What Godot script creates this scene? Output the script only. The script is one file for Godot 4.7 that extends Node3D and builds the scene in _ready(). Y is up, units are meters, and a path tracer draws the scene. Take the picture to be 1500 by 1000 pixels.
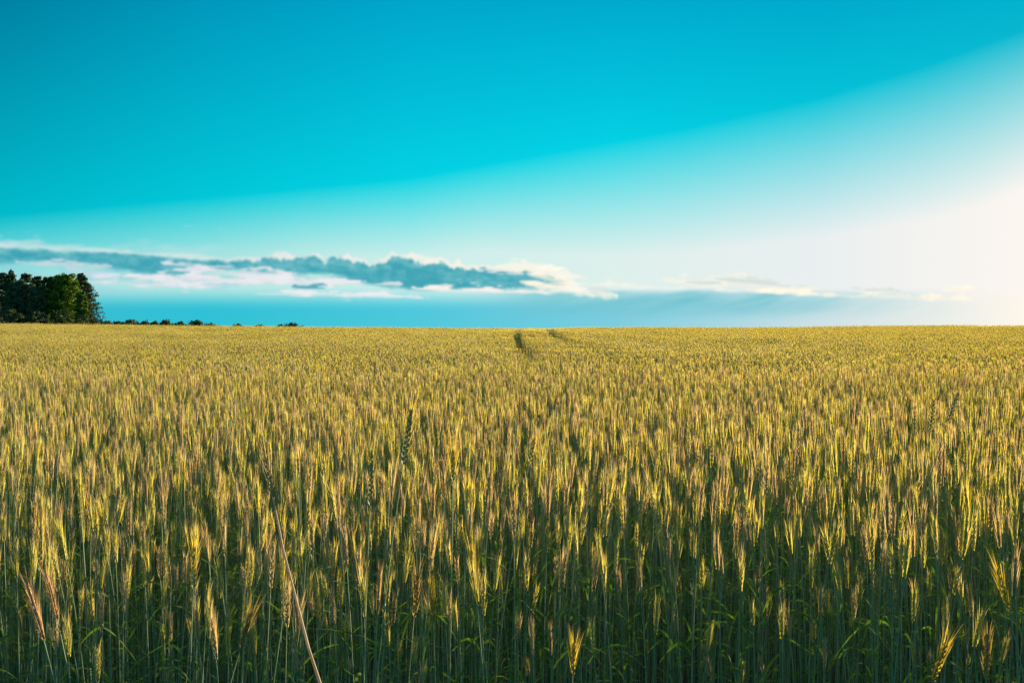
extends Node3D
# A field of bearded rye under a turquoise evening sky, a wood on the left, low sun off to the right.

const FOCAL := 1440.0            # focal length in pixels of a 1500 px wide picture
const EYE := 1.72                # camera height
const HORIZON := 484.0           # level line in that picture
const SUN_AZIMUTH := 40.0        # degrees to the right of the view
const SUN_HEIGHT := 9.0
const EXPOSURE := 3.0            # the photograph is exposed for the crop

var rng := RandomNumberGenerator.new()
var rough_noise := FastNoiseLite.new()
var cloud_noise := FastNoiseLite.new()
var puff_noise := FastNoiseLite.new()
var stem_material: StandardMaterial3D
var ear_material: StandardMaterial3D
var beard_material: StandardMaterial3D
var leaf_material: StandardMaterial3D
var straw_material: StandardMaterial3D
var used := {}


func _ready() -> void:
	rng.seed = 4711
	rough_noise.seed = 5
	rough_noise.frequency = 0.11
	make_camera()
	make_sky()
	make_sun()
	make_materials()
	make_ground()
	make_wood()
	make_bushes()
	make_field()
	make_front_stalks()


# ------------------------------------------------------------------ camera, sky, sun

func make_camera() -> void:
	var cam := Camera3D.new()
	cam.name = "camera"
	add_child(cam)
	cam.position = Vector3(0, EYE, 0)
	cam.rotation.x = -atan((500.0 - HORIZON) / FOCAL)
	cam.fov = rad_to_deg(2.0 * atan(500.0 / FOCAL))
	cam.near = 0.05
	cam.far = 6000.0
	cam.current = true


func make_sun() -> void:
	var sun := DirectionalLight3D.new()
	sun.name = "sun"
	add_child(sun)
	var az := deg_to_rad(SUN_AZIMUTH)
	var el := deg_to_rad(SUN_HEIGHT)
	var toward := Vector3(sin(az) * cos(el), sin(el), -cos(az) * cos(el))
	sun.look_at_from_position(toward * 50.0, Vector3.ZERO, Vector3.UP)
	sun.light_color = Color(1.0, 0.94, 0.78)
	sun.light_energy = 1.6
	sun.light_angular_distance = 0.6
	sun.shadow_enabled = true


func make_sky() -> void:
	var around := WorldEnvironment.new()
	around.name = "world_environment"
	add_child(around)
	var e := Environment.new()
	e.background_mode = Environment.BG_SKY
	e.tonemap_mode = Environment.TONE_MAPPER_LINEAR
	e.tonemap_exposure = EXPOSURE
	e.sdfgi_enabled = true
	e.ssao_enabled = true
	e.ssil_enabled = true
	var m := PanoramaSkyMaterial.new()
	m.panorama = ImageTexture.create_from_image(sky_image())
	m.filter = true
	m.energy_multiplier = 1.0 / EXPOSURE
	var s := Sky.new()
	s.sky_material = m
	e.sky = s
	around.environment = e


func rgb(r: float, g: float, b: float) -> Vector3:
	return Vector3(r, g, b) / 255.0


func light(c: Vector3) -> Color:                    # the picture's value to light
	return Color(c.x, c.y, c.z).srgb_to_linear()


func along(table: Array, u: float) -> Vector3:      # colours at u = 0, 300 ... 1500
	var x := clampf(u / 300.0, 0.0, float(table.size() - 1) - 0.0001)
	var i := int(x)
	var a: Vector3 = table[i]
	var b: Vector3 = table[i + 1]
	return a.lerp(b, x - i)


func curve_at(table: Array, u: float) -> float:     # [u, value] pairs
	if u <= table[0][0]:
		return table[0][1]
	for i in range(1, table.size()):
		if u <= table[i][0]:
			var t: float = (u - table[i - 1][0]) / (table[i][0] - table[i - 1][0])
			return lerpf(table[i - 1][1], table[i][1], t)
	return table[table.size() - 1][1]


var sky_top: Array
var sky_line: Array
var sky_haze: Array
var sky_low: Array
var haze_width := [[0, 95], [450, 100], [700, 125], [900, 168], [1200, 205], [1430, 235], [1700, 230]]
var haze_edge := [[-900, 400], [0, 316], [300, 290], [600, 262], [800, 226], [1000, 190], [1200, 145], [1350, 100], [1500, 46], [1700, -20]]


func prepare_sky() -> void:
	sky_top = [rgb(0, 128, 162), rgb(0, 150, 187), rgb(0, 164, 201), rgb(0, 168, 204), rgb(0, 168, 202), rgb(0, 178, 206)]
	sky_line = [rgb(2, 186, 203), rgb(2, 199, 216), rgb(4, 209, 227), rgb(4, 208, 228), rgb(4, 194, 216), rgb(10, 182, 208)]
	sky_haze = [rgb(160, 224, 222), rgb(178, 230, 226), rgb(204, 238, 234), rgb(222, 240, 236), rgb(234, 239, 240), rgb(252, 246, 240)]
	sky_low = [rgb(62, 188, 210), rgb(48, 193, 214), rgb(78, 200, 220), rgb(125, 205, 222), rgb(206, 225, 230), rgb(254, 247, 234)]


func clear_sky(u: float, v: float) -> Vector3:      # u, v in the 1500 x 1000 picture plane; the air without clouds
	var line := curve_at(haze_edge, u)
	var at_line := along(sky_line, u)
	var s := v - line
	var c: Vector3
	if s < 0.0:
		c = along(sky_top, u).lerp(at_line, clampf(1.0 + s / maxf(line + 10.0, 60.0), 0.0, 1.0))
		if v < 0.0:
			c = c.lerp(rgb(84, 146, 176), smoothstep(0.0, -1500.0, v))
		return c
	var x := clampf(s / curve_at(haze_width, u), 0.0, 1.0)
	c = at_line.lerp(along(sky_haze, u), pow(x, 0.68))
	return c.lerp(along(sky_low, u), smoothstep(418.0, 456.0, v))


# [u0, u1, v0, v1, half height, edge softness, strength, r, g, b], painted in this order
var cloud_strokes := [
	[-400, 130, 348, 358, 12, 0.9, 0.55, 226, 226, 228],
	[-100, 480, 352, 380, 11, 0.9, 0.30, 200, 222, 226],
	[-200, 560, 398, 412, 17, 0.8, 0.55, 150, 205, 220],
	[265, 285, 329, 329, 3, 0.9, 0.5, 205, 232, 234],
	[316, 334, 335, 336, 3, 0.9, 0.35, 205, 232, 234],
]
var cloud_strokes_over := [
	[20, 165, 384, 391, 5, 0.8, 0.75, 214, 216, 224],
	[95, 165, 394, 406, 9, 0.9, 0.6, 205, 216, 226],
	[120, 330, 411, 419, 9, 0.8, 0.8, 220, 226, 233],
	[180, 540, 404, 414, 10, 0.6, 1.0, 230, 231, 235],
	[235, 345, 386, 390, 5, 0.7, 0.85, 226, 227, 232],
	[255, 420, 395, 401, 8, 0.8, 0.75, 224, 226, 232],
	[425, 480, 420, 421, 4, 0.6, 0.9, 86, 168, 184],
	[360, 620, 428, 433, 6, 0.8, 0.95, 231, 234, 237],
	[420, 460, 431, 432, 4, 0.8, 0.8, 240, 236, 236],
	[548, 590, 416, 417, 3, 0.8, 0.8, 222, 226, 228],
	[600, 800, 422, 428, 5, 0.6, 0.95, 244, 238, 232],
	[570, 640, 433, 437, 2.5, 0.8, 0.9, 238, 236, 234],
	[670, 770, 389, 399, 3.5, 0.8, 0.85, 232, 236, 230],
	[700, 770, 397, 402, 2, 0.7, 0.75, 226, 232, 226],
	[740, 860, 388, 408, 7, 0.7, 0.9, 246, 244, 232],
	[760, 860, 412, 424, 9, 0.7, 0.95, 248, 242, 224],
	[770, 850, 400, 418, 8, 0.7, 0.8, 250, 244, 226],
	[740, 900, 424, 428, 6, 0.8, 0.6, 240, 240, 230],
	[820, 1010, 414, 422, 7, 0.9, 0.6, 248, 246, 234],
	[860, 900, 423, 424, 5, 0.8, 0.6, 214, 222, 224],
	[970, 1230, 411, 423, 12, 0.9, 0.65, 252, 244, 226],
	[1045, 1190, 409, 419, 5, 0.8, 0.75, 206, 220, 216],
	[1000, 1060, 413, 416, 3, 0.8, 0.6, 196, 214, 214],
	[1040, 1520, 424, 442, 5, 0.8, 0.8, 255, 247, 228],
	[1240, 1330, 422, 426, 2.5, 0.8, 0.6, 214, 216, 206],
	[1380, 1440, 426, 427, 3, 0.9, 0.6, 255, 244, 224],
	[265, 278, 425, 425, 2.5, 0.8, 0.8, 236, 232, 234],
	[232, 246, 424, 425, 2, 0.8, 0.5, 230, 230, 234],
]
var dark_top := [[-300, 352], [0, 361], [60, 364], [120, 366], [190, 370], [250, 375], [290, 379], [330, 381], [370, 380], [400, 377], [420, 378], [440, 380], [462, 378], [476, 388], [484, 380], [500, 375], [516, 380], [530, 381], [545, 386], [562, 379], [580, 376], [600, 379], [630, 386], [660, 389], [700, 393], [740, 396], [775, 396], [810, 404], [835, 414], [850, 424], [900, 430]]
var dark_bottom := [[-300, 384], [0, 385], [40, 383], [120, 386], [160, 392], [200, 400], [250, 403], [300, 400], [340, 396], [380, 400], [430, 401], [470, 402], [500, 406], [530, 416], [600, 424], [700, 425], [780, 425], [820, 423], [850, 424], [900, 430]]
var rim_top := [[-300, 344], [0, 358], [150, 364], [180, 368], [185, 366], [200, 371], [250, 371], [290, 373], [330, 380], [390, 378], [408, 371], [425, 373], [432, 378], [455, 378], [466, 373], [476, 388], [490, 380], [508, 372], [522, 377], [534, 381], [545, 387], [562, 378], [574, 373], [590, 376], [602, 372], [620, 374], [632, 378], [646, 382], [664, 384], [672, 381], [682, 390], [720, 390], [765, 385], [800, 388], [830, 394], [850, 424], [900, 430]]


func paint(c: Vector3, s: Array, u: float, v: float, w: float) -> Vector3:
	if u <= s[0] or u >= s[1]:
		return c
	var t: float = (u - s[0]) / (s[1] - s[0])
	var mid: float = lerpf(s[2], s[3], t)
	var half: float = float(s[4]) * pow(4.0 * t * (1.0 - t), 0.55) * (1.0 + 0.6 * w)
	var d: float = absf(v - mid + w * 2.4) / half
	if d > 1.6:
		return c
	var soft: float = s[5]
	var a: float = smoothstep(0.0, 0.4 + soft * 0.6, 1.0 - d + w * 0.34) * float(s[6])
	return c.lerp(rgb(s[7], s[8], s[9]) * (1.0 + 0.03 * w), clampf(a * (1.0 + 0.25 * w), 0.0, 1.0))


func cloudy_sky(u: float, v: float) -> Vector3:
	var c := clear_sky(u, v)
	if v < 320.0:
		return c
	var w := cloud_noise.get_noise_2d(u * 0.45, v * 1.7) * 1.7
	var f := puff_noise.get_noise_2d(u * 0.8, v * 1.5)
	var shred := puff_noise.get_noise_2d(u * 0.32 + 700.0, v * 1.6) * 1.3
	for s in cloud_strokes:
		c = paint(c, s, u, v, w)
	# veil of grey cloud low on the right of the middle, with slanting streaks
	var streak := cloud_noise.get_noise_2d((u + v * 4.0) * 0.25, v * 0.4 - u * 0.05)
	var veil := smoothstep(660.0, 880.0, u) * (1.0 - smoothstep(980.0, 1460.0, u)) * smoothstep(422.0, 431.0, v + w * 2.0) * (1.0 - smoothstep(438.0, 474.0, v))
	c = c.lerp(rgb(112, 194, 208), clampf(veil * (0.75 + streak * 0.9), 0.0, 0.9))
	if u < 905.0:
		var ragged := lerpf(1.5, 4.0, smoothstep(250.0, 400.0, u))
		var billow := (4.0 - sqrt(absf(cloud_noise.get_noise_2d(u * 0.85, 950.0))) * 13.0) * smoothstep(330.0, 400.0, u) * (1.0 - smoothstep(680.0, 740.0, u))
		var top := curve_at(dark_top, u) + f * ragged + w * 1.0 + billow
		var bottom := curve_at(dark_bottom, u) + w * 3.0 + f * 2.0
		var rim := curve_at(rim_top, u) + f * ragged * 1.2 - 1.0 + billow * 0.7
		var rim_a := smoothstep(rim - 1.5, rim + 2.0, v) * (1.0 - smoothstep(top + 3.0, top + 12.0, v))
		c = c.lerp(rgb(236, 234, 230).lerp(rgb(250, 247, 232), smoothstep(300, 800, u)), rim_a * clampf(0.85 + f * 0.5, 0.0, 1.0) * (0.6 if u < 330.0 else 1.0))
		var body := smoothstep(top - 0.5, top + 4.5, v) * (1.0 - smoothstep(bottom - 5.0, bottom + 4.0, v))
		var tone := rgb(56, 160, 178).lerp(rgb(128, 198, 204), clampf(0.45 + f * 0.5 + w * 0.35 - (v - top) * 0.012, 0.0, 1.0))
		tone = tone.lerp(rgb(140, 198, 200), smoothstep(740.0, 850.0, u))
		c = c.lerp(tone, body * 0.93)
	for s in cloud_strokes_over:
		c = paint(c, s, u, v, w * 0.8 + shred)
	return c


func sky_at(az: float, el: float, fine: bool) -> Vector3:
	# the glow is the same on both sides of the sun, and the far side of the sky goes on as the left of the view
	var off := wrapf(az - SUN_AZIMUTH, -180.0, 180.0)
	var a := SUN_AZIMUTH - absf(off)
	if off > 0.0:
		fine = false
	a = clampf(a, -50.0, 50.0)
	var u := 750.0 + FOCAL * tan(deg_to_rad(a))
	var v := HORIZON - FOCAL * tan(deg_to_rad(minf(el, 75.0))) / cos(deg_to_rad(clampf(a, -32.0, 32.0)))
	if fine:
		return cloudy_sky(u, v)
	var c := clear_sky(u, v)
	var band := smoothstep(2.0, 3.4, el) * (1.0 - smoothstep(4.4, 6.0, el))
	if band > 0.0:
		var x := deg_to_rad(az)
		var n := cloud_noise.get_noise_3d(sin(x) * 420.0, el * 34.0, cos(x) * 420.0)
		c = c.lerp(rgb(70, 162, 180), clampf(band * (0.55 + n * 1.6), 0.0, 0.9))
		c = c.lerp(rgb(235, 232, 230), clampf(band * (-0.2 - n * 2.0), 0.0, 0.8))
	return c


func sky_image() -> Image:
	prepare_sky()
	cloud_noise.seed = 12
	cloud_noise.frequency = 0.021
	cloud_noise.fractal_octaves = 5
	cloud_noise.fractal_gain = 0.55
	puff_noise.seed = 31
	puff_noise.frequency = 0.055
	puff_noise.fractal_octaves = 4
	puff_noise.fractal_gain = 0.6
	var low := Image.create(512, 256, false, Image.FORMAT_RGBF)
	for y in 256:
		var el := 90.0 - (y + 0.5) * 180.0 / 256.0
		for x in 512:
			var az := (x + 0.5) * 360.0 / 512.0
			var c := sky_at(az, maxf(el, 0.4), false)
			low.set_pixel(x, y, light(c))
	low.resize(4096, 2048, Image.INTERPOLATE_BILINEAR)
	for y in range(770, 1030):
		var el := 90.0 - (y + 0.5) * 180.0 / 2048.0
		for x in range(-410, 410):
			var column := posmod(x, 4096)      # the view ahead lies at the seam of the panorama
			var az := (x + 0.5) * 360.0 / 4096.0
			var c := sky_at(az, maxf(el, 0.05), true)
			var edge := minf(minf(x + 410, 410 - x) / 50.0, (y - 770) / 20.0)
			if edge < 1.0:
				var old := low.get_pixel(column, y).linear_to_srgb()
				c = Vector3(old.r, old.g, old.b).lerp(c, smoothstep(0.0, 1.0, edge))
			low.set_pixel(column, y, light(c))
	return low


# ------------------------------------------------------------------ helpers

func numbered(called: String) -> String:
	var n: int = used.get(called, 0)
	used[called] = n + 1
	return called if n == 0 else "%s_%03d" % [called, n]


func tag(o: Node3D, label: String, category: String, group := "") -> void:
	o.set_meta("label", label)
	o.set_meta("category", category)
	if group != "":
		o.set_meta("group", group)


func thing(called: String, at: Vector3, label: String, category: String, group := "") -> Node3D:
	var o := Node3D.new()
	o.name = numbered(called)
	add_child(o)
	o.position = at
	tag(o, label, category, group)
	return o


func part(called: String, mesh: Mesh, parent: Node3D) -> MeshInstance3D:
	var o := MeshInstance3D.new()
	o.name = called
	o.mesh = mesh
	parent.add_child(o, true)
	return o


class Geo:
	var v := PackedVector3Array()
	var c := PackedColorArray()

	func tri(p: Vector3, q: Vector3, r: Vector3, k: Color) -> void:
		v.append(p); v.append(q); v.append(r)
		c.append(k); c.append(k); c.append(k)

	func quad(p: Vector3, q: Vector3, r: Vector3, s: Vector3, k: Color) -> void:
		tri(p, q, r, k)
		tri(p, r, s, k)

	func tube(path: PackedVector3Array, radii: PackedFloat32Array, sides: int, cols: Array) -> void:
		var last: Array = []
		for i in path.size():
			var d: Vector3 = path[mini(i + 1, path.size() - 1)] - path[maxi(i - 1, 0)]
			var x := d.cross(Vector3(0.31, 0.11, 0.94)).normalized()
			var y := d.cross(x).normalized()
			var ring: Array = []
			for k in sides:
				var a := TAU * k / sides
				ring.append(path[i] + (x * cos(a) + y * sin(a)) * radii[i])
			if i > 0:
				for k in sides:
					quad(last[k], last[(k + 1) % sides], ring[(k + 1) % sides], ring[k], cols[mini(i, cols.size() - 1)])
			last = ring

	func ribbon(path: PackedVector3Array, across: Vector3, widths: PackedFloat32Array, k: Color, k_end: Color) -> void:
		for i in path.size() - 1:
			var t := float(i) / maxf(1.0, path.size() - 2.0)
			var col := k.lerp(k_end, t)
			var w0 := across * widths[i] * 0.5
			var w1 := across * widths[i + 1] * 0.5
			if widths[i + 1] < 0.00005:
				tri(path[i] - w0, path[i] + w0, path[i + 1], col)
			else:
				quad(path[i] - w0, path[i] + w0, path[i + 1] + w1, path[i + 1] - w1, col)

	func commit(mesh: ArrayMesh, material: Material) -> void:
		if v.size() == 0:
			return
		var a := []
		a.resize(Mesh.ARRAY_MAX)
		a[Mesh.ARRAY_VERTEX] = v
		a[Mesh.ARRAY_COLOR] = c
		var n := PackedVector3Array()
		n.resize(v.size())
		for i in range(0, v.size(), 3):
			var f := (v[i + 2] - v[i]).cross(v[i + 1] - v[i]).normalized()
			n[i] = f; n[i + 1] = f; n[i + 2] = f
		a[Mesh.ARRAY_NORMAL] = n
		mesh.add_surface_from_arrays(Mesh.PRIMITIVE_TRIANGLES, a)
		mesh.surface_set_material(mesh.get_surface_count() - 1, material)


func one(g: Geo, material: Material) -> ArrayMesh:
	var m := ArrayMesh.new()
	g.commit(m, material)
	return m


func plant_material(rough: float, through: Color) -> StandardMaterial3D:
	var m := StandardMaterial3D.new()
	m.vertex_color_use_as_albedo = true
	m.albedo_color = Color.WHITE
	m.roughness = rough
	m.metallic_specular = 0.18
	m.cull_mode = BaseMaterial3D.CULL_DISABLED
	if through.r > 0.0:
		m.backlight_enabled = true
		m.backlight = through
	return m


func make_materials() -> void:
	stem_material = plant_material(0.65, Color(0, 0, 0))
	ear_material = plant_material(0.7, Color(0.25, 0.25, 0.18))
	beard_material = plant_material(0.5, Color(1.0, 0.95, 0.75))
	straw_material = plant_material(0.8, Color(0.9, 0.8, 0.6))
	leaf_material = plant_material(0.8, Color(0.8, 0.9, 0.5))
	leaf_material.metallic_specular = 0.06


# ------------------------------------------------------------------ ground

func rise(x: float, d: float) -> float:
	var far := smoothstep(40.0, 92.0, d)
	var up := 0.70 * smoothstep(14.0, 96.0, d)
	up += far * (0.34 * smoothstep(8.0, 50.0, -x) + 0.2 * smoothstep(8.0, 50.0, x))
	up += 0.16 * rough_noise.get_noise_2d(x * 0.42, d * 0.42) * smoothstep(5.0, 40.0, d)
	if d > 97.0:
		up -= 3.6 * smoothstep(97.0, 190.0, d)
	return up


func make_ground() -> void:
	var v := PackedVector3Array()
	var idx := PackedInt32Array()
	var ds := [-40.0, -10.0]
	var d := 0.0
	while d < 200.0:
		ds.append(d)
		d += 2.0 if d < 120.0 else 8.0
	ds.append_array([220.0, 300.0, 500.0, 1000.0, 2500.0, 5000.0])
	var nx := 61
	for dd in ds:
		var half: float = maxf(60.0, dd * 1.2)
		for i in nx:
			var x := lerpf(-half, half, i / (nx - 1.0))
			v.append(Vector3(x, rise(x, dd), -dd))
	for r in ds.size() - 1:
		for i in nx - 1:
			var a := r * nx + i
			idx.append_array([a, a + nx, a + 1, a + 1, a + nx, a + nx + 1])
	var arr := []
	arr.resize(Mesh.ARRAY_MAX)
	arr[Mesh.ARRAY_VERTEX] = v
	arr[Mesh.ARRAY_INDEX] = idx
	var st := SurfaceTool.new()
	st.create_from_arrays(arr)
	st.generate_normals()
	var mesh := st.commit()
	var n := FastNoiseLite.new()
	n.seed = 3
	n.frequency = 0.03
	n.fractal_octaves = 5
	var t := NoiseTexture2D.new()
	t.width = 512
	t.height = 512
	t.seamless = true
	t.noise = n
	var ramp := Gradient.new()
	ramp.set_color(0, Color(0.20, 0.15, 0.10))
	ramp.set_color(1, Color(0.38, 0.30, 0.20))
	t.color_ramp = ramp
	var m := StandardMaterial3D.new()
	m.albedo_texture = t
	m.uv1_triplanar = true
	m.uv1_world_triplanar = true
	m.uv1_scale = Vector3(0.7, 0.7, 0.7)
	m.roughness = 1.0
	mesh.surface_set_material(0, m)
	var o := MeshInstance3D.new()
	o.name = "ground"
	o.mesh = mesh
	add_child(o)
	o.set_meta("kind", "structure")


# ------------------------------------------------------------------ rye

# A stalk standing at the origin. s: height, lean (Vector2 drift of the tip), bend (power), ear, beard, radius, leaves, tones
func spine(s: Dictionary, t: float) -> Vector3:
	var k := pow(t, s.bend)
	return Vector3(s.lean.x * k, s.height * t, s.lean.y * k)


func random_stalk(tall: float) -> Dictionary:
	var ripe := rng.randf()
	var gold := Color(0.79, 0.63, 0.10)
	var beard := gold.lerp(Color(0.66, 0.63, 0.09), rng.randf() * 0.9)
	var tip := beard.lerp(Color(0.82, 0.60, 0.42), 0.35 + 0.5 * rng.randf())
	if rng.randf() < 0.36:
		beard = Color(0.66, 0.47, 0.27).lerp(Color(0.62, 0.38, 0.22), rng.randf())
		tip = Color(0.72, 0.52, 0.36)
	var a := rng.randf() * TAU
	var far := absf(rng.randfn(0.0, 0.06)) + 0.01
	return {
		"height": tall * rng.randf_range(0.96, 1.04), "lean": Vector2(cos(a), sin(a)) * far, "bend": rng.randf_range(1.6, 3.0),
		"ear": rng.randf_range(0.062, 0.095), "beard": rng.randf_range(0.04, 0.062), "radius": rng.randf_range(0.0016, 0.0022),
		"wide": rng.randf_range(0.8, 1.05), "spread": rng.randf_range(0.45, 1.05), "leaves": rng.randi_range(3, 5),
		"stem_tone": Color(0.22, 0.27, 0.14).lerp(Color(0.34, 0.33, 0.20), ripe * ripe),
		"ear_tone": Color(0.20, 0.22, 0.11).lerp(Color(0.42, 0.34, 0.19), ripe * 0.9),
		"beard_tone": beard, "beard_tip": tip,
		"leaf_tone": Color(0.09, 0.15, 0.045).lerp(Color(0.19, 0.24, 0.05), rng.randf()),
	}


func stem_geo(g: Geo, s: Dictionary, sides: int, rings: int, at := Vector3.ZERO) -> void:
	var path := PackedVector3Array()
	var radii := PackedFloat32Array()
	var cols := []
	var top: float = 1.0 - s.ear / s.height
	for i in rings + 1:
		var t := top * i / rings
		path.append(at + spine(s, t))
		radii.append(s.radius * lerpf(1.15, 0.62, float(i) / rings))
		cols.append(s.stem_tone)
	g.tube(path, radii, sides, cols)


func frame_at(s: Dictionary, t: float) -> Array:
	var d := (spine(s, minf(t + 0.01, 1.0)) - spine(s, minf(t + 0.01, 1.0) - 0.02)).normalized()
	var x := d.cross(Vector3(0.2, 0.05, 0.97)).normalized()
	return [d, x, x.cross(d).normalized()]


func ear_geo(g: Geo, s: Dictionary) -> void:
	# two broad rows of plump spikelets and two narrow ones, overlapping like roof tiles
	var n := int(s.ear / 0.0062)
	var top: float = 1.0 - s.ear / s.height
	for i in n:
		var f := (i + 0.5) / n
		var t := lerpf(top, 1.0, f * 0.96)
		var p := spine(s, t)
		var fr := frame_at(s, t)
		var swell := (0.62 + 0.38 * sin(PI * clampf(f * 0.85 + 0.15, 0, 1))) * float(s.wide)
		for k in 4:
			if (i + k) % 2 == 1:
				continue
			var a: float = k * PI / 2 + float(s.get("twist", 0.6)) + f * 0.5
			var out: Vector3 = fr[1] * cos(a) + fr[2] * sin(a)
			var side: Vector3 = fr[1] * -sin(a) + fr[2] * cos(a)
			var far := (0.0046 if k % 2 == 0 else 0.0030) * swell
			var half := 0.0030 * swell
			var base: Vector3 = p - fr[0] * 0.003
			var tip: Vector3 = p + fr[0] * 0.0125 + out * far * 1.15
			var mid: Vector3 = p + fr[0] * 0.0035
			var tone: Color = s.ear_tone
			tone = tone * (0.85 + 0.3 * fposmod(sin(i * 12.9 + k * 78.2) * 43758.5, 1.0))
			var l := mid + side * half + out * far * 0.5
			var r := mid - side * half + out * far * 0.5
			var o := mid + out * (far + 0.0016)
			g.tri(base, l, o, tone)
			g.tri(base, o, r, tone)
			g.tri(o, l, tip, tone)
			g.tri(r, o, tip, tone)
			g.tri(l, base, tip, tone)
			g.tri(base, r, tip, tone)


func beard_geo(g: Geo, s: Dictionary, count: int, thick: float, bends: int, at := Vector3.ZERO) -> void:
	var top: float = 1.0 - s.ear / s.height
	for i in count:
		var f := (i + 0.3) / count
		var t := lerpf(top, 1.0, f * 0.97)
		var fr := frame_at(s, t)
		var a := i * 2.399 + float(s.get("twist", 0.6))
		var out: Vector3 = fr[1] * cos(a) + fr[2] * sin(a)
		var p: Vector3 = at + spine(s, t) + out * 0.004
		var length: float = s.beard * (0.75 + 0.5 * rng.randf()) * (1.1 - 0.35 * f)
		var flare: float = s.spread * (0.035 + 0.10 * rng.randf())
		var dir: Vector3 = (fr[0] + out * flare + Vector3(rng.randfn(0, 0.02), 0, rng.randfn(0, 0.02))).normalized()
		var roll := rng.randf() * TAU
		var across: Vector3 = (fr[1] * cos(roll) + fr[2] * sin(roll))
		across = (across - dir * across.dot(dir)).normalized()
		var path := PackedVector3Array()
		var widths := PackedFloat32Array()
		for k in bends + 1:
			var q := float(k) / bends
			path.append(p + dir * length * q + out * 0.004 * q * q)
			widths.append(thick * (1.0 - 0.97 * q) if k < bends else 0.0)
		g.ribbon(path, across, widths, s.beard_tone, s.beard_tip)


func leaf_geo(g: Geo, s: Dictionary, f: float, turn: float, length: float, width: float, segments: int, at := Vector3.ZERO) -> void:
	var p := at + spine(s, f)
	var out := Vector3(cos(turn), 0, sin(turn))
	var across := Vector3(-sin(turn), 0, cos(turn)).rotated(out, rng.randfn(0, 0.5))
	var path := PackedVector3Array()
	var widths := PackedFloat32Array()
	var droop := rng.randf_range(0.2, 1.25)
	var lift := rng.randf_range(0.5, 0.95)
	for k in segments + 1:
		var q := float(k) / segments
		path.append(p + out * length * (q * (1.0 - lift * 0.55) + q * q * 0.25) + Vector3.UP * length * (q * lift - q * q * droop))
		widths.append(width * (sin(PI * (0.18 + 0.82 * q)) if k < segments else 0.0))
	var tone: Color = s.leaf_tone
	g.ribbon(path, across, widths, tone, tone.lerp(Color(0.22, 0.2, 0.05), 0.25))


func leaf_list(s: Dictionary) -> Array:
	var list := []
	for k in s.leaves:
		list.append([[0.74, 0.62, 0.5, 0.38, 0.26][k] + rng.randf_range(-0.05, 0.05), rng.randf() * TAU, rng.randf_range(0.10, 0.22), rng.randf_range(0.005, 0.010)])
	return list


func whole_stalk(s: Dictionary) -> ArrayMesh:                 # one near stalk as one mesh, for the mass of the crop
	var m := ArrayMesh.new()
	var a := Geo.new()
	var b := Geo.new()
	var c := Geo.new()
	var d := Geo.new()
	stem_geo(a, s, 4, 7)
	ear_geo(b, s)
	beard_geo(c, s, 24, 0.0017, 2)
	for l in leaf_list(s):
		leaf_geo(d, s, l[0], l[1], l[2], l[3], 5)
	a.commit(m, stem_material)
	b.commit(m, ear_material)
	c.commit(m, beard_material)
	d.commit(m, leaf_material)
	return m


func plain_ear(g: Geo, s: Dictionary, at: Vector3, sides: int) -> void:
	var path := PackedVector3Array()
	var radii := PackedFloat32Array()
	var top: float = 1.0 - s.ear / s.height
	for i in 4:
		var f := i / 3.0
		path.append(at + spine(s, lerpf(top, 1.0, f)))
		radii.append(0.0062 * float(s.wide) * [0.45, 1.0, 0.9, 0.25][i])
	g.tube(path, radii, sides, [s.ear_tone])


func tuft(side: float, count: int, coarse: int, gap := false) -> ArrayMesh:   # a square of crop seen from farther off
	var m := ArrayMesh.new()
	var a := Geo.new()
	var b := Geo.new()
	var c := Geo.new()
	var d := Geo.new()
	for i in count:
		var s := random_stalk(crop_height())
		var at := Vector3(rng.randf() - 0.5, 0, rng.randf() - 0.5) * side
		if count == 1:
			at = Vector3.ZERO
		stem_geo(a, s, 3, 3 if coarse == 1 else 2, at)
		plain_ear(b, s, at, 4 if coarse == 1 else 3)
		if coarse == 1:
			beard_geo(c, s, 12, 0.0029, 1, at)
			leaf_geo(d, s, 0.7, rng.randf() * TAU, rng.randf_range(0.1, 0.18), 0.009, 3, at)
			leaf_geo(d, s, 0.5, rng.randf() * TAU, rng.randf_range(0.1, 0.2), 0.009, 3, at)
		else:
			beard_geo(c, s, 7, 0.0055, 1, at)
			leaf_geo(d, s, 0.65, rng.randf() * TAU, 0.16, 0.012, 2, at)
	a.commit(m, stem_material)
	b.commit(m, ear_material)
	c.commit(m, beard_material)
	d.commit(m, leaf_material)
	return m


func crop_height() -> float:
	var h := rng.randfn(1.135, 0.085)
	if rng.randf() < 0.3:
		h -= rng.randf_range(0.08, 0.42)
	return clampf(h, 0.6, 1.38)


var crop: Node3D


func mass(called: String, mesh: Mesh, places: Array, tints: Array) -> void:
	var mm := MultiMesh.new()
	mm.transform_format = MultiMesh.TRANSFORM_3D
	mm.use_colors = true
	mm.mesh = mesh
	mm.instance_count = places.size()
	for i in places.size():
		mm.set_instance_transform(i, places[i])
		mm.set_instance_color(i, tints[i])
	var o := MultiMeshInstance3D.new()
	o.name = called
	o.multimesh = mm
	crop.add_child(o, true)
	o.set_meta("kind", "stuff")


func tint() -> Color:
	var k := rng.randf_range(0.82, 1.18)
	return Color(k * rng.randf_range(0.95, 1.06), k, k * rng.randf_range(0.88, 1.08))


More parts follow.
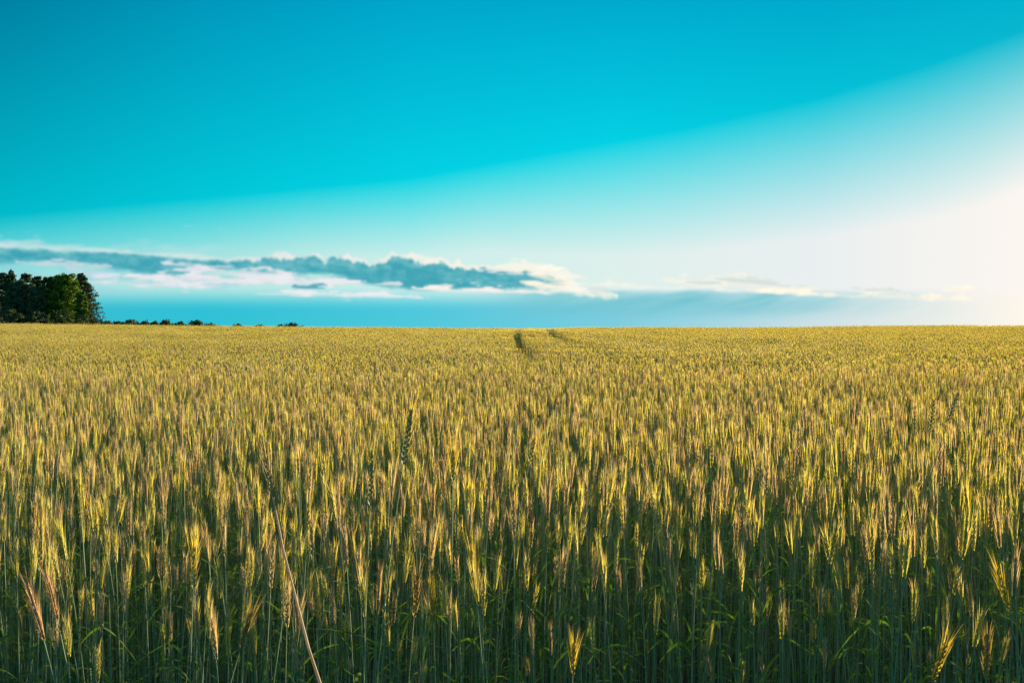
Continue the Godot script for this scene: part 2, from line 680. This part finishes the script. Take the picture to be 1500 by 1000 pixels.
func growth(x: float, d: float) -> float:            # how tall the crop stands at a place
	var g := 1.0 + 0.09 * rough_noise.get_noise_2d(x * 1.6 + 40.0, d * 1.6)
	var hollow := Vector2((x - 7.6) / 2.6, (d - 52.0) / 6.0).length()
	g -= 0.13 * (1.0 - smoothstep(0.4, 1.0, hollow))
	hollow = Vector2((x - 4.7) / 1.5, (d - 38.0) / 5.0).length()
	g -= 0.08 * (1.0 - smoothstep(0.3, 1.0, hollow))
	return g


var wheel_path := [[13.5, 9.0], [14.8, 3.0], [16.5, 1.5], [18.5, 0.68], [20.5, 0.46], [24.0, 0.41], [30.0, 0.35], [40.0, 0.28], [52.0, 0.25], [66.0, 0.5], [76.0, 0.9], [82.0, 1.7], [87.0, 3.2], [92.0, 7.0], [98.0, 14.0], [130.0, 60.0]]


func wheel_gap(x: float, d: float) -> float:         # sideways distance to the nearer wheel track
	if d < 13.6:
		return 99.0
	var c := curve_at(wheel_path, d)
	var slope := absf(curve_at(wheel_path, d + 0.5) - curve_at(wheel_path, d - 0.5))
	var k := 1.0 / sqrt(1.0 + slope * slope)
	return minf(absf(x - c), absf(x - c - 1.92) - (0.06 if d > 42.0 else 0.0)) * k


func edge_of_field(x: float) -> float:
	return 2.25 + 0.17 * sin(x * 2.3 + 0.4) + 0.09 * sin(x * 5.1)


const NEAR_END := 13.0
const MID_END := 40.0
const FAR_END := 112.0
var kinds: Array = []            # the near kinds of stalk: their settings
var front_places: Array = []     # where the front stalks stand: [x, d, kind, turn, scale]


func inside(x: float, d: float, left: float, right: float) -> bool:
	return x > -(0.54 * d + left) and x < 0.54 * d + right


func make_field() -> void:
	crop = Node3D.new()
	crop.name = "rye_crop"
	add_child(crop)
	crop.set_meta("kind", "stuff")
	tag(crop, "wide field of ripening rye behind the front stalks, reaching to the skyline", "crop")
	for i in 18:
		kinds.append(random_stalk(1.0))
	var near_places := []
	var near_tints := []
	for i in kinds.size():
		near_places.append([])
		near_tints.append([])
	# the near crop, stalk by stalk
	var cell := 0.073
	var d := 1.9
	var candidates := []
	while d < NEAR_END:
		var x := -(0.54 * d + 0.9)
		while x < 0.54 * d + 2.4:
			var px := x + rng.randf() * cell
			var pd := d + rng.randf() * cell
			x += cell
			if rng.randf() > 0.2 + 0.8 * smoothstep(0.0, 1.0, pd - edge_of_field(px)) or pd < edge_of_field(px):
				continue
			var k := rng.randi() % kinds.size()
			var h := crop_height() * growth(px, pd)
			var spot := [px, pd, k, rng.randf() * TAU, h / float(kinds[k].height), tint()]
			if absf(px) < 0.545 * pd and pd < 4.2:
				candidates.append(spot)
			else:
				add_near(near_places, near_tints, spot)
		d += cell
	candidates.sort_custom(func(p, q): return p[1] - p[4] * 0.9 < q[1] - q[4] * 0.9)
	for i in candidates.size():
		if i < 286:
			front_places.append(candidates[i])
		else:
			add_near(near_places, near_tints, candidates[i])
	for i in kinds.size():
		mass("near_rye", whole_stalk(kinds[i]), near_places[i], near_tints[i])
	# the middle distance and the far crop, square by square
	squares(NEAR_END, MID_END, 0.5, 46, 1, 8)
	squares(MID_END, FAR_END, 1.0, 165, 2, 9)


func add_near(places: Array, tints: Array, s: Array) -> void:
	var b := Basis(Vector3.UP, s[3]).scaled(Vector3(1.0, s[4], 1.0))
	places[s[2]].append(Transform3D(b, Vector3(s[0], rise(s[0], s[1]) - 0.01, -s[1])))
	tints[s[2]].append(s[5])


func squares(from: float, to: float, side: float, count: int, coarse: int, sorts: int) -> void:
	var places := []
	var tints := []
	for i in sorts:
		places.append([])
		tints.append([])
	var lone_places := []
	var lone_tints := []
	var lone_sorts := 10
	for i in lone_sorts:
		lone_places.append([])
		lone_tints.append([])
	var d := from + side * 0.5
	while d < to:
		var x := -(0.54 * d + 2.0)
		while x < 0.54 * d + 4.0:
			var reach := wheel_gap(x, d)
			if reach < side * 0.75 + 0.3:
				for i in int(count * 1.0):
					var px := x + (rng.randf() - 0.5) * side
					var pd := d + (rng.randf() - 0.5) * side
					var h := growth(px, pd)
					if wheel_gap(px, pd) < 0.2:
						if rng.randf() < 0.65:
							continue
						h *= rng.randf_range(0.2, 0.5)
					var k := rng.randi() % lone_sorts
					lone_places[k].append(Transform3D(Basis(Vector3.UP, rng.randf() * TAU).scaled(Vector3(1, h, 1)), Vector3(px, rise(px, pd) - 0.01, -pd)))
					lone_tints[k].append(tint())
			else:
				var k := rng.randi() % sorts
				var b := Basis(Vector3.UP, (rng.randi() % 4) * PI / 2)
				if rng.randf() < 0.5:
					b = b * Basis.from_scale(Vector3(-1, 1, 1))
				b = b.scaled(Vector3(1.04, growth(x, d), 1.04))
				places[k].append(Transform3D(b, Vector3(x, rise(x, d) - 0.012, -d)))
				var t := tint()
				tints[k].append(Color.WHITE.lerp(t, 0.45))
			x += side
		d += side
	for i in sorts:
		mass("distant_rye", tuft(side, count, coarse), places[i], tints[i])
	for i in lone_sorts:
		if lone_places[i].size() > 0:
			mass("wheel_track_rye", tuft(side, 1, coarse), lone_places[i], lone_tints[i])


# ------------------------------------------------------------------ the stalks in front, one by one

func stalk_meshes(s: Dictionary, awns := 32, thick := 0.0015) -> Dictionary:
	var a := Geo.new()
	var b := Geo.new()
	var c := Geo.new()
	stem_geo(a, s, 5, 9)
	ear_geo(b, s)
	beard_geo(c, s, awns, thick, 3)
	var leaves := []
	for l in leaf_list(s):
		var d := Geo.new()
		leaf_geo(d, s, l[0], l[1], l[2], l[3], 7)
		leaves.append(one(d, leaf_material))
	return {"stem": one(a, stem_material), "ear": one(b, ear_material), "beard": one(c, beard_material), "leaves": leaves}


func put_stalk(m: Dictionary, at: Vector3, label: String, group: String) -> Node3D:
	var o := thing("rye_stalk", at, label, "rye stalk", group)
	part("stem", m.stem, o)
	var e := part("ear", m.ear, o)
	part("beard", m.beard, e)
	for l in m.leaves:
		part("leaf", l, o)
	return o


var zones := [[100, "at the left edge"], [260, "left of the lone yellow beard"], [400, "just left of the dry straw"], [560, "between dry straw and tallest stalk"],
	[720, "below the tallest stalk"], [880, "below the wheel tracks"], [1040, "right of the wheel tracks"], [1200, "two thirds across"],
	[1350, "left of the tilted tall stalk"], [1440, "below the tilted tall stalk"], [9999, "at the right edge"]]


func make_front_stalks() -> void:
	var sets := []
	for s in kinds:
		sets.append(stalk_meshes(s))
	for p in front_places:
		var at := Vector3(p[0], rise(p[0], p[1]) - 0.01, -p[1])
		var s: Dictionary = kinds[p[2]]
		var look := "pinkish tan" if s.beard_tone.b > 0.19 else ("greenish" if s.beard_tone.r < 0.705 else "golden")
		var u: float = p[0] / p[1] * FOCAL + 750.0
		var where := ""
		for z in zones:
			if u < z[0]:
				where = z[1]
				break
		var h: float = p[4] * s.height
		var size := "short" if h < 1.05 else ("tall" if h > 1.2 else "medium")
		var drift := Vector3(s.lean.x, 0, s.lean.y).rotated(Vector3.UP, p[3]).x
		var lean := "leaning right" if drift > 0.03 else ("leaning left" if drift < -0.03 else "upright")
		var o := put_stalk(sets[p[2]], at, "%s %s-bearded rye stalk, %s, in front %s" % [size, look, lean, where], "%s-bearded front stalks %s" % [look, where])
		o.rotation.y = p[3]
		o.scale = Vector3(1.0, p[4], 1.0)
	# the ones that stand out: tip of the ear (picture u, v), foot of the ear (u, v), distance, looks
	var green := Color(0.25, 0.28, 0.17)
	var gold := Color(0.70, 0.52, 0.07)
	var pink := Color(0.66, 0.40, 0.24)
	var brown := Color(0.52, 0.34, 0.12)
	feature(603, 595, 589, 678, 2.22, green, gold, 0.055, 1.27, "tallest rye stalk with dark ear and yellow beard above the crop left of centre")
	feature(545, 656, 541, 738, 2.34, green, gold, 0.05, 1.06, "tall rye stalk with dark upright ear just left of the tallest one")
	feature(1404, 573, 1387, 618, 3.3, green, brown, 0.04, 1.15, "tall rye stalk with dark ear tilted right, high at the right side")
	feature(1369, 582, 1362, 632, 3.2, green, gold, 0.05, 1.10, "rye stalk with dark ear beside the tilted tall one at the right")
	feature(664, 657, 663, 702, 2.52, green, gold, 0.10, 0.94, "rye stalk with wide bright yellow beard right of the tallest ear")
	feature(783, 640, 775, 675, 2.9, green, gold, 0.05, 1.10, "rye stalk with short dark ear tilted right near the middle")
	feature(60, 766, 58, 834, 2.34, green, gold, 0.07, 1.10, "rye stalk with broad dark ear low at the left edge")
	feature(39, 850, 66, 935, 2.10, pink, pink, 0.07, 0.77, "rye stalk with pink tan ear leaning left, low at the left edge")
	feature(68, 838, 86, 905, 2.16, pink, pink, 0.07, 0.77, "second pinkish rye stalk leaning left beside the broad dark ear")
	feature(285, 797, 284, 858, 2.46, green, gold, 0.075, 1.02, "rye stalk with bright yellow beard standing alone in the lower left")
	feature(690, 800, 697, 862, 2.46, gold, gold, 0.075, 0.85, "rye stalk with glowing yellow fan of beard, lower middle")
	feature(612, 838, 606, 900, 2.34, brown, brown, 0.075, 1.02, "rye stalk with orange brown ear in the lower middle")
	feature(632, 850, 634, 902, 2.34, brown, gold, 0.06, 0.77, "slim golden rye ear right beside the orange brown one")
	feature(1386, 940, 1368, 996, 2.10, brown, gold, 0.08, 0.94, "rye stalk with golden ear leaning right at the bottom right")
	feature(1447, 925, 1446, 985, 2.10, brown, brown, 0.065, 0.85, "upright brown rye ear at the bottom right corner")
	feature(1462, 830, 1478, 893, 2.28, gold, gold, 0.08, 0.77, "yellow rye ear leaning left near the right edge")
	feature(368, 895, 350, 948, 2.10, brown, brown, 0.08, 1.02, "drab brown rye ear leaning right in the lower left")
	feature(841, 940, 839, 985, 2.10, brown, gold, 0.07, 0.85, "golden rye ear with spread beard at the bottom centre")
	dry_stalk()


func spot(u: float, v: float, d: float) -> Vector3:
	# place at distance d that the camera sees at (u, v)
	var pitch := atan((500.0 - HORIZON) / FOCAL)
	var ray := Vector3((u - 750.0) / FOCAL, (500.0 - v) / FOCAL, -1.0).rotated(Vector3.RIGHT, -pitch)
	return Vector3(0, EYE, 0) + ray * (d / -ray.z)


func feature(u0: float, v0: float, u1: float, v1: float, d: float, ear_tone: Color, beard_tone: Color, beard: float, wide: float, label: String) -> void:
	var tip := spot(u0, v0, d)
	var foot := spot(u1, v1, d)
	var s := random_stalk(1.0)
	s.height = tip.y
	s.ear = tip.y - foot.y
	s.bend = 2.2
	# the slope of the ear gives the drift of the whole stalk
	var slope := (tip.x - foot.x) / maxf(tip.y - foot.y, 0.01)
	s.lean = Vector2(slope * s.height / s.bend, rng.randfn(0, 0.03))
	s.radius = 0.0021
	s.wide = wide * 1.35
	s.beard = beard
	s.spread = 1.5
	s.ear_tone = ear_tone
	s.beard_tone = beard_tone
	s.beard_tip = beard_tone.lerp(Color(0.68, 0.46, 0.2), 0.4)
	if ear_tone.r > 0.5:
		s.ear_tone = ear_tone * 0.6
	s.leaves = 3
	var at := Vector3(tip.x - s.lean.x, 0, tip.z - s.lean.y)
	var ground := rise(at.x, -at.z)
	s.height = tip.y - ground
	at.y = ground - 0.005
	put_stalk(stalk_meshes(s, 44, 0.0014), at, label, "")


func dry_stalk() -> void:
	# one dead straw leaning left across the front of the crop
	var top := spot(394, 712, 1.97)
	var low := spot(452, 1000, 1.8)
	var dir := (low - top).normalized()
	var foot := top + dir * (top.y / -dir.y)
	foot.y = 0.0
	var o := thing("dry_straw", foot, "thick dead tan straw leaning left across the front of the crop", "straw")
	var a := Geo.new()
	var path := PackedVector3Array()
	var radii := PackedFloat32Array()
	var cols := []
	for i in 17:
		var t := i / 16.0
		var bow := sin(t * PI) * 0.03 + 0.004 * sin(floorf(t * 5.0) * 2.7)
		path.append((top - foot) * t * 0.985 + Vector3(bow, 0, 0))
		var knot := 1.25 if i in [5, 9, 12] else 1.0
		radii.append(lerpf(0.0042, 0.0022, t) * (0.88 + 0.24 * fposmod(sin(i * 7.3) * 91.7, 1.0)) * knot)
		cols.append(Color(0.70, 0.59, 0.42).lerp(Color(0.56, 0.46, 0.32), 0.5 + 0.5 * sin(i * 2.1)))
	a.tube(path, radii, 7, cols)
	part("stem", one(a, straw_material), o)
	var s := {"height": 0.12, "lean": Vector2(-0.02, 0.0), "bend": 1.4, "ear": 0.10, "beard": 0.06, "wide": 0.9, "spread": 1.5, "twist": 0.2,
		"ear_tone": Color(0.34, 0.25, 0.13), "beard_tone": Color(0.55, 0.40, 0.16), "beard_tip": Color(0.6, 0.42, 0.22)}
	var b := Geo.new()
	var c := Geo.new()
	ear_geo(b, s)
	beard_geo(c, s, 30, 0.0013, 2)
	var e := part("ear", one(b, ear_material), o)
	e.position = (top - foot) * 0.97
	part("beard", one(c, beard_material), e)
	for k in 2:
		var g := Geo.new()
		var p := [path[6], path[11]][k] as Vector3
		var across := Vector3(0.8, 0.1, 0.5).normalized()
		var way := [Vector3(-0.05, 0.10, 0.02), Vector3(0.02, -0.09, 0.03)][k] as Vector3
		g.ribbon(PackedVector3Array([p, p + way * 0.5, p + way]), across, PackedFloat32Array([0.007, 0.006, 0.0]), Color(0.6, 0.42, 0.16), Color(0.62, 0.46, 0.22))
		part("dry_leaf", one(g, leaf_material), o)


# ------------------------------------------------------------------ trees and bushes

func foliage(g: Geo, centre: Vector3, radius: Vector3, count: int, size: float, tone: Color, other: Color) -> void:
	for i in count:
		var q := Vector3(rng.randfn(), rng.randfn(), rng.randfn()).normalized() * pow(rng.randf(), 0.45)
		var p := centre + q * radius
		var n := (q + Vector3(rng.randfn(), rng.randfn(), rng.randfn()) * 0.7).normalized()
		var x := n.cross(Vector3(rng.randfn(), rng.randfn(), rng.randfn())).normalized() * size * rng.randf_range(0.5, 1.1)
		var y := n.cross(x) * rng.randf_range(0.5, 0.9)
		var col := tone.lerp(other, rng.randf())
		g.tri(p - x, p + y * 0.8, p + x, col)
		g.tri(p - x, p + x, p - y * 0.8, col)


func limb(g: Geo, a: Vector3, b: Vector3, r0: float, r1: float, tone: Color) -> void:
	var path := PackedVector3Array()
	var radii := PackedFloat32Array()
	for i in 4:
		var t := i / 3.0
		path.append(a.lerp(b, t) + Vector3(0, sin(t * PI) * -0.06 * a.distance_to(b), 0))
		radii.append(lerpf(r0, r1, t))
	g.tube(path, radii, 5, [tone])


var bark_material: StandardMaterial3D
var crown_material: StandardMaterial3D
var needle_material: StandardMaterial3D


func at_picture(u: float, d: float) -> Vector3:
	var x := (u - 750.0) / FOCAL * d
	return Vector3(x, rise(x, d) - 0.1, -d)


func top_height(v: float, d: float) -> float:
	return EYE + (HORIZON - v) / FOCAL * d


func leafy_tree(u: float, half_px: float, v_top: float, d: float, tone: Color, other: Color, low: float, label: String, called := "leafy_tree") -> void:
	var at := at_picture(u, d)
	var tall := top_height(v_top, d) - at.y
	var half := half_px / FOCAL * d
	var o := thing(called, at, label, "tree", "trees of the wood at the left edge")
	var wood := Geo.new()
	var crown := Geo.new()
	var bark := Color(0.10, 0.08, 0.06)
	limb(wood, Vector3(0, -0.1, 0), Vector3(rng.randfn(0, 0.2), tall * 0.8, 0), tall * 0.022, tall * 0.005, bark)
	var clumps := 150
	for i in clumps:
		var f := (i + 0.5) / clumps
		var y := lerpf(low, 0.95, pow(f, 0.9)) * tall
		var h := (y / tall - low) / (1.0 - low)
		var profile := sqrt(clampf(1.0 - pow(absf(h - 0.42) / 0.6, 2.2), 0.02, 1.0))
		var a := i * 2.4 + rng.randf()
		var far := half * profile * (sqrt(rng.randf_range(0.25, 1.0)) if i % 3 > 0 else rng.randf() * 0.5) * 0.88
		var p := Vector3(cos(a) * far, y, sin(a) * far)
		var r := half * rng.randf_range(0.2, 0.36)
		if h > 0.75:
			r *= 0.75
		foliage(crown, p, Vector3(r, r * 0.8, r), 170, 0.27, tone, other)
		if i % 4 == 0:
			limb(wood, Vector3(0, y * 0.72, 0), p, tall * 0.007, tall * 0.002, bark)
	part("trunk", one(wood, bark_material), o)
	part("crown", one(crown, crown_material), o)


func conifer(u: float, half_px: float, v_top: float, d: float, tone: Color, other: Color, round_top: float, label: String, called := "conifer_tree") -> void:
	var at := at_picture(u, d)
	var tall := top_height(v_top, d) - at.y
	var half := half_px / FOCAL * d
	var o := thing(called, at, label, "tree", "trees of the wood at the left edge")
	var wood := Geo.new()
	var crown := Geo.new()
	var bark := Color(0.11, 0.075, 0.055)
	limb(wood, Vector3(0, -0.1, 0), Vector3(0, tall * 0.98, 0), tall * 0.018, tall * 0.003, bark)
	var rows := 38
	for r in rows:
		var f := (r + 0.5) / rows
		var y := (lerpf(0.14, 0.985, f) + rng.randfn(0, 0.012)) * tall
		var reach := half * maxf(0.10, pow(1.0 - f, round_top))
		var arms := 9 if f < 0.8 else 5
		for k in arms:
			var a := k * TAU / arms + r * 1.3 + rng.randfn(0, 0.2)
			var far := reach * rng.randf_range(0.5, 1.15)
			var root := Vector3(0, y - far * 0.08, 0)
			var tip := Vector3(cos(a) * far, y + far * rng.randf_range(-0.02, 0.22), sin(a) * far)
			limb(wood, root, tip, tall * 0.0045, tall * 0.0015, bark)
			for q in 3:
				var t: float = [0.5, 0.78, 1.0][q]
				var size := (0.35 + far * 0.12) * (1.0 if q < 2 else 0.75)
				foliage(crown, root.lerp(tip, t) + Vector3(0, 0.12, 0), Vector3(size, maxf(size * 0.75, 0.5), size), 26, 0.24, tone, other)
	foliage(crown, Vector3(0, tall * 0.985, 0), Vector3(0.3, 0.7, 0.3), 34, 0.2, tone, other)
	part("trunk", one(wood, bark_material), o)
	part("crown", one(crown, needle_material), o)


func make_wood() -> void:
	bark_material = plant_material(0.9, Color(0, 0, 0))
	crown_material = plant_material(0.6, Color(0.55, 0.65, 0.3))
	needle_material = plant_material(0.65, Color(0.2, 0.25, 0.12))
	var dark := Color(0.08, 0.10, 0.045)
	var deep := Color(0.065, 0.085, 0.04)
	var green := Color(0.10, 0.145, 0.02)
	var lime := Color(0.19, 0.24, 0.025)
	var grey := Color(0.14, 0.15, 0.09)
	var olive := Color(0.10, 0.12, 0.04)
	conifer(-14, 17, 392, 262, dark, deep, 0.7, "dark conifer cut off by the left edge of the picture")
	conifer(4, 22, 399, 268, dark, deep, 0.4, "dark conifer with ragged top nearest the left edge")
	conifer(16, 17, 395, 258, dark, deep, 0.5, "slim pointed conifer second from the left edge")
	conifer(37, 20, 400, 262, dark, deep, 0.4, "pointed conifer standing between the slim conifer and the broad trees")
	leafy_tree(27, 21, 408, 248, grey, dark, 0.12, "grey green broad tree in front of the conifers at far left")
	leafy_tree(54, 16, 401, 266, dark, deep, 0.15, "dark leafy tree in the middle of the wood, behind the narrow one")
	leafy_tree(53, 13, 416, 246, grey, dark, 0.1, "grey green narrow tree in front of the dark leafy one")
	leafy_tree(74, 18, 401, 262, dark, green, 0.15, "dark green round topped tree left of the sunlit one")
	leafy_tree(95, 24, 398, 250, green, lime, 0.1, "bright green tallest broad tree lit by the sun on its right")
	leafy_tree(119, 11, 424, 245, olive, lime, 0.06, "small olive tree in front of the pine at the end of the wood")
	conifer(119, 33, 402, 258, Color(0.075, 0.09, 0.04), dark, 0.5, "spreading pine with open branches at the right end of the wood", "pine_tree")


func bush(u0: float, u1: float, v_top: float, d: float, tone: Color, other: Color, label: String, group: String) -> void:
	var u := (u0 + u1) * 0.5
	var at := at_picture(u, d)
	var tall := top_height(v_top, d) - at.y
	var half := (u1 - u0) * 0.74 / FOCAL * d
	var o := thing("bush", at, label, "bush", group)
	var wood := Geo.new()
	var crown := Geo.new()
	var bark := Color(0.09, 0.07, 0.05)
	for i in 5:
		var a := i * 1.3
		limb(wood, Vector3(cos(a) * 0.1, -0.1, sin(a) * 0.1), Vector3(cos(a) * half * 0.5, tall * 0.6, sin(a) * half * 0.5), 0.09, 0.03, bark)
	for i in 64:
		var f := (i + 0.5) / 64.0
		var y := tall * lerpf(0.12, 0.96, f)
		var far := half * sqrt(clampf(1.0 - pow(f, 4.0), 0.06, 1.0)) * sqrt(rng.randf())
		var a := i * 2.4
		var r := rng.randf_range(0.5, 0.8) * minf(half * 0.5, 0.9)
		foliage(crown, Vector3(cos(a) * far, y, sin(a) * far), Vector3(r, r * 0.8, r), 46, 0.24, tone, other)
	part("stems", one(wood, bark_material), o)
	part("crown", one(crown, crown_material), o)


func make_bushes() -> void:
	var dark := Color(0.075, 0.09, 0.045)
	var deep := Color(0.10, 0.105, 0.055)
	var tan := Color(0.16, 0.13, 0.07)
	var far := "bushes along the skyline right of the wood"
	bush(-4, 34, 452, 236, dark, deep, "dark bush under the conifers at the left edge", "bushes at the foot of the wood")
	bush(36, 74, 455, 236, dark, deep, "dark bush under the grey green trees", "bushes at the foot of the wood")
	bush(78, 108, 452, 234, Color(0.08, 0.10, 0.03), dark, "mid green bush under the bright green tree", "bushes at the foot of the wood")
	bush(104, 142, 460, 240, dark, deep, "dark bush under the spreading pine", "bushes at the foot of the wood")
	hedge(146, 322, 470.6, 212, dark, tan)
	bush(148, 166, 470, 205, tan, deep, "thin tan bush next to the pine on the skyline", far)
	bush(162, 182, 470, 202, tan, dark, "second thin tan bush from the pine on the skyline", far)
	bush(176, 206, 467.5, 205, dark, deep, "widest dark bush of the skyline row, nearest the tan ones", far)
	bush(203, 221, 470, 207, dark, deep, "small dark bush right of the widest one on the skyline", far)
	bush(219, 233, 470, 205, dark, deep, "little round dark bush before the domed one on the skyline", far)
	bush(232, 253, 468, 203, dark, deep, "domed dark bush in the middle of the skyline row", far)
	bush(252, 277, 470.5, 206, dark, deep, "long low dark bush right of the domed one", far)
	bush(275, 299, 468.5, 204, dark, deep, "second domed dark bush, right end of the dark row", far)
	bush(294, 320, 474, 208, tan, dark, "low brown bush trailing off the dark row", far)
	bush(337, 359, 474.5, 208, tan, dark, "low brown bush standing apart on the skyline", far)
	bush(368, 392, 476, 208, tan, deep, "faint brown bush between the two gaps of the skyline", far)
	bush(404, 416, 475, 206, tan, dark, "tiny brown bush left of the last dark one", far)
	bush(413, 443, 473, 206, dark, deep, "last dark bush, farthest right on the skyline", far)


func hedge(u0: float, u1: float, v_top: float, d: float, tone: Color, other: Color) -> void:
	var at := at_picture((u0 + u1) * 0.5, d)
	var o := thing("hedge", at, "long low brown hedge behind the row of skyline bushes", "hedge")
	var wood := Geo.new()
	var crown := Geo.new()
	for i in 60:
		var u := lerpf(u0, u1, (i + rng.randf()) / 60.0)
		var p := at_picture(u, d) - at
		var tall := top_height(v_top + rng.randfn(0.6, 1.0) + 2.0 * smoothstep(270, 320, u), d) - at.y
		limb(wood, p, p + Vector3(rng.randfn(0, 0.3), tall * 0.8, 0), 0.06, 0.02, Color(0.09, 0.07, 0.05))
		for k in 5:
			foliage(crown, p + Vector3(rng.randfn(0, 0.3), tall * (0.3 + 0.14 * k), rng.randfn(0, 0.4)), Vector3(0.7, 0.5, 0.7), 30, 0.22, tone, other)
	part("stems", one(wood, bark_material), o)
	part("crown", one(crown, crown_material), o)
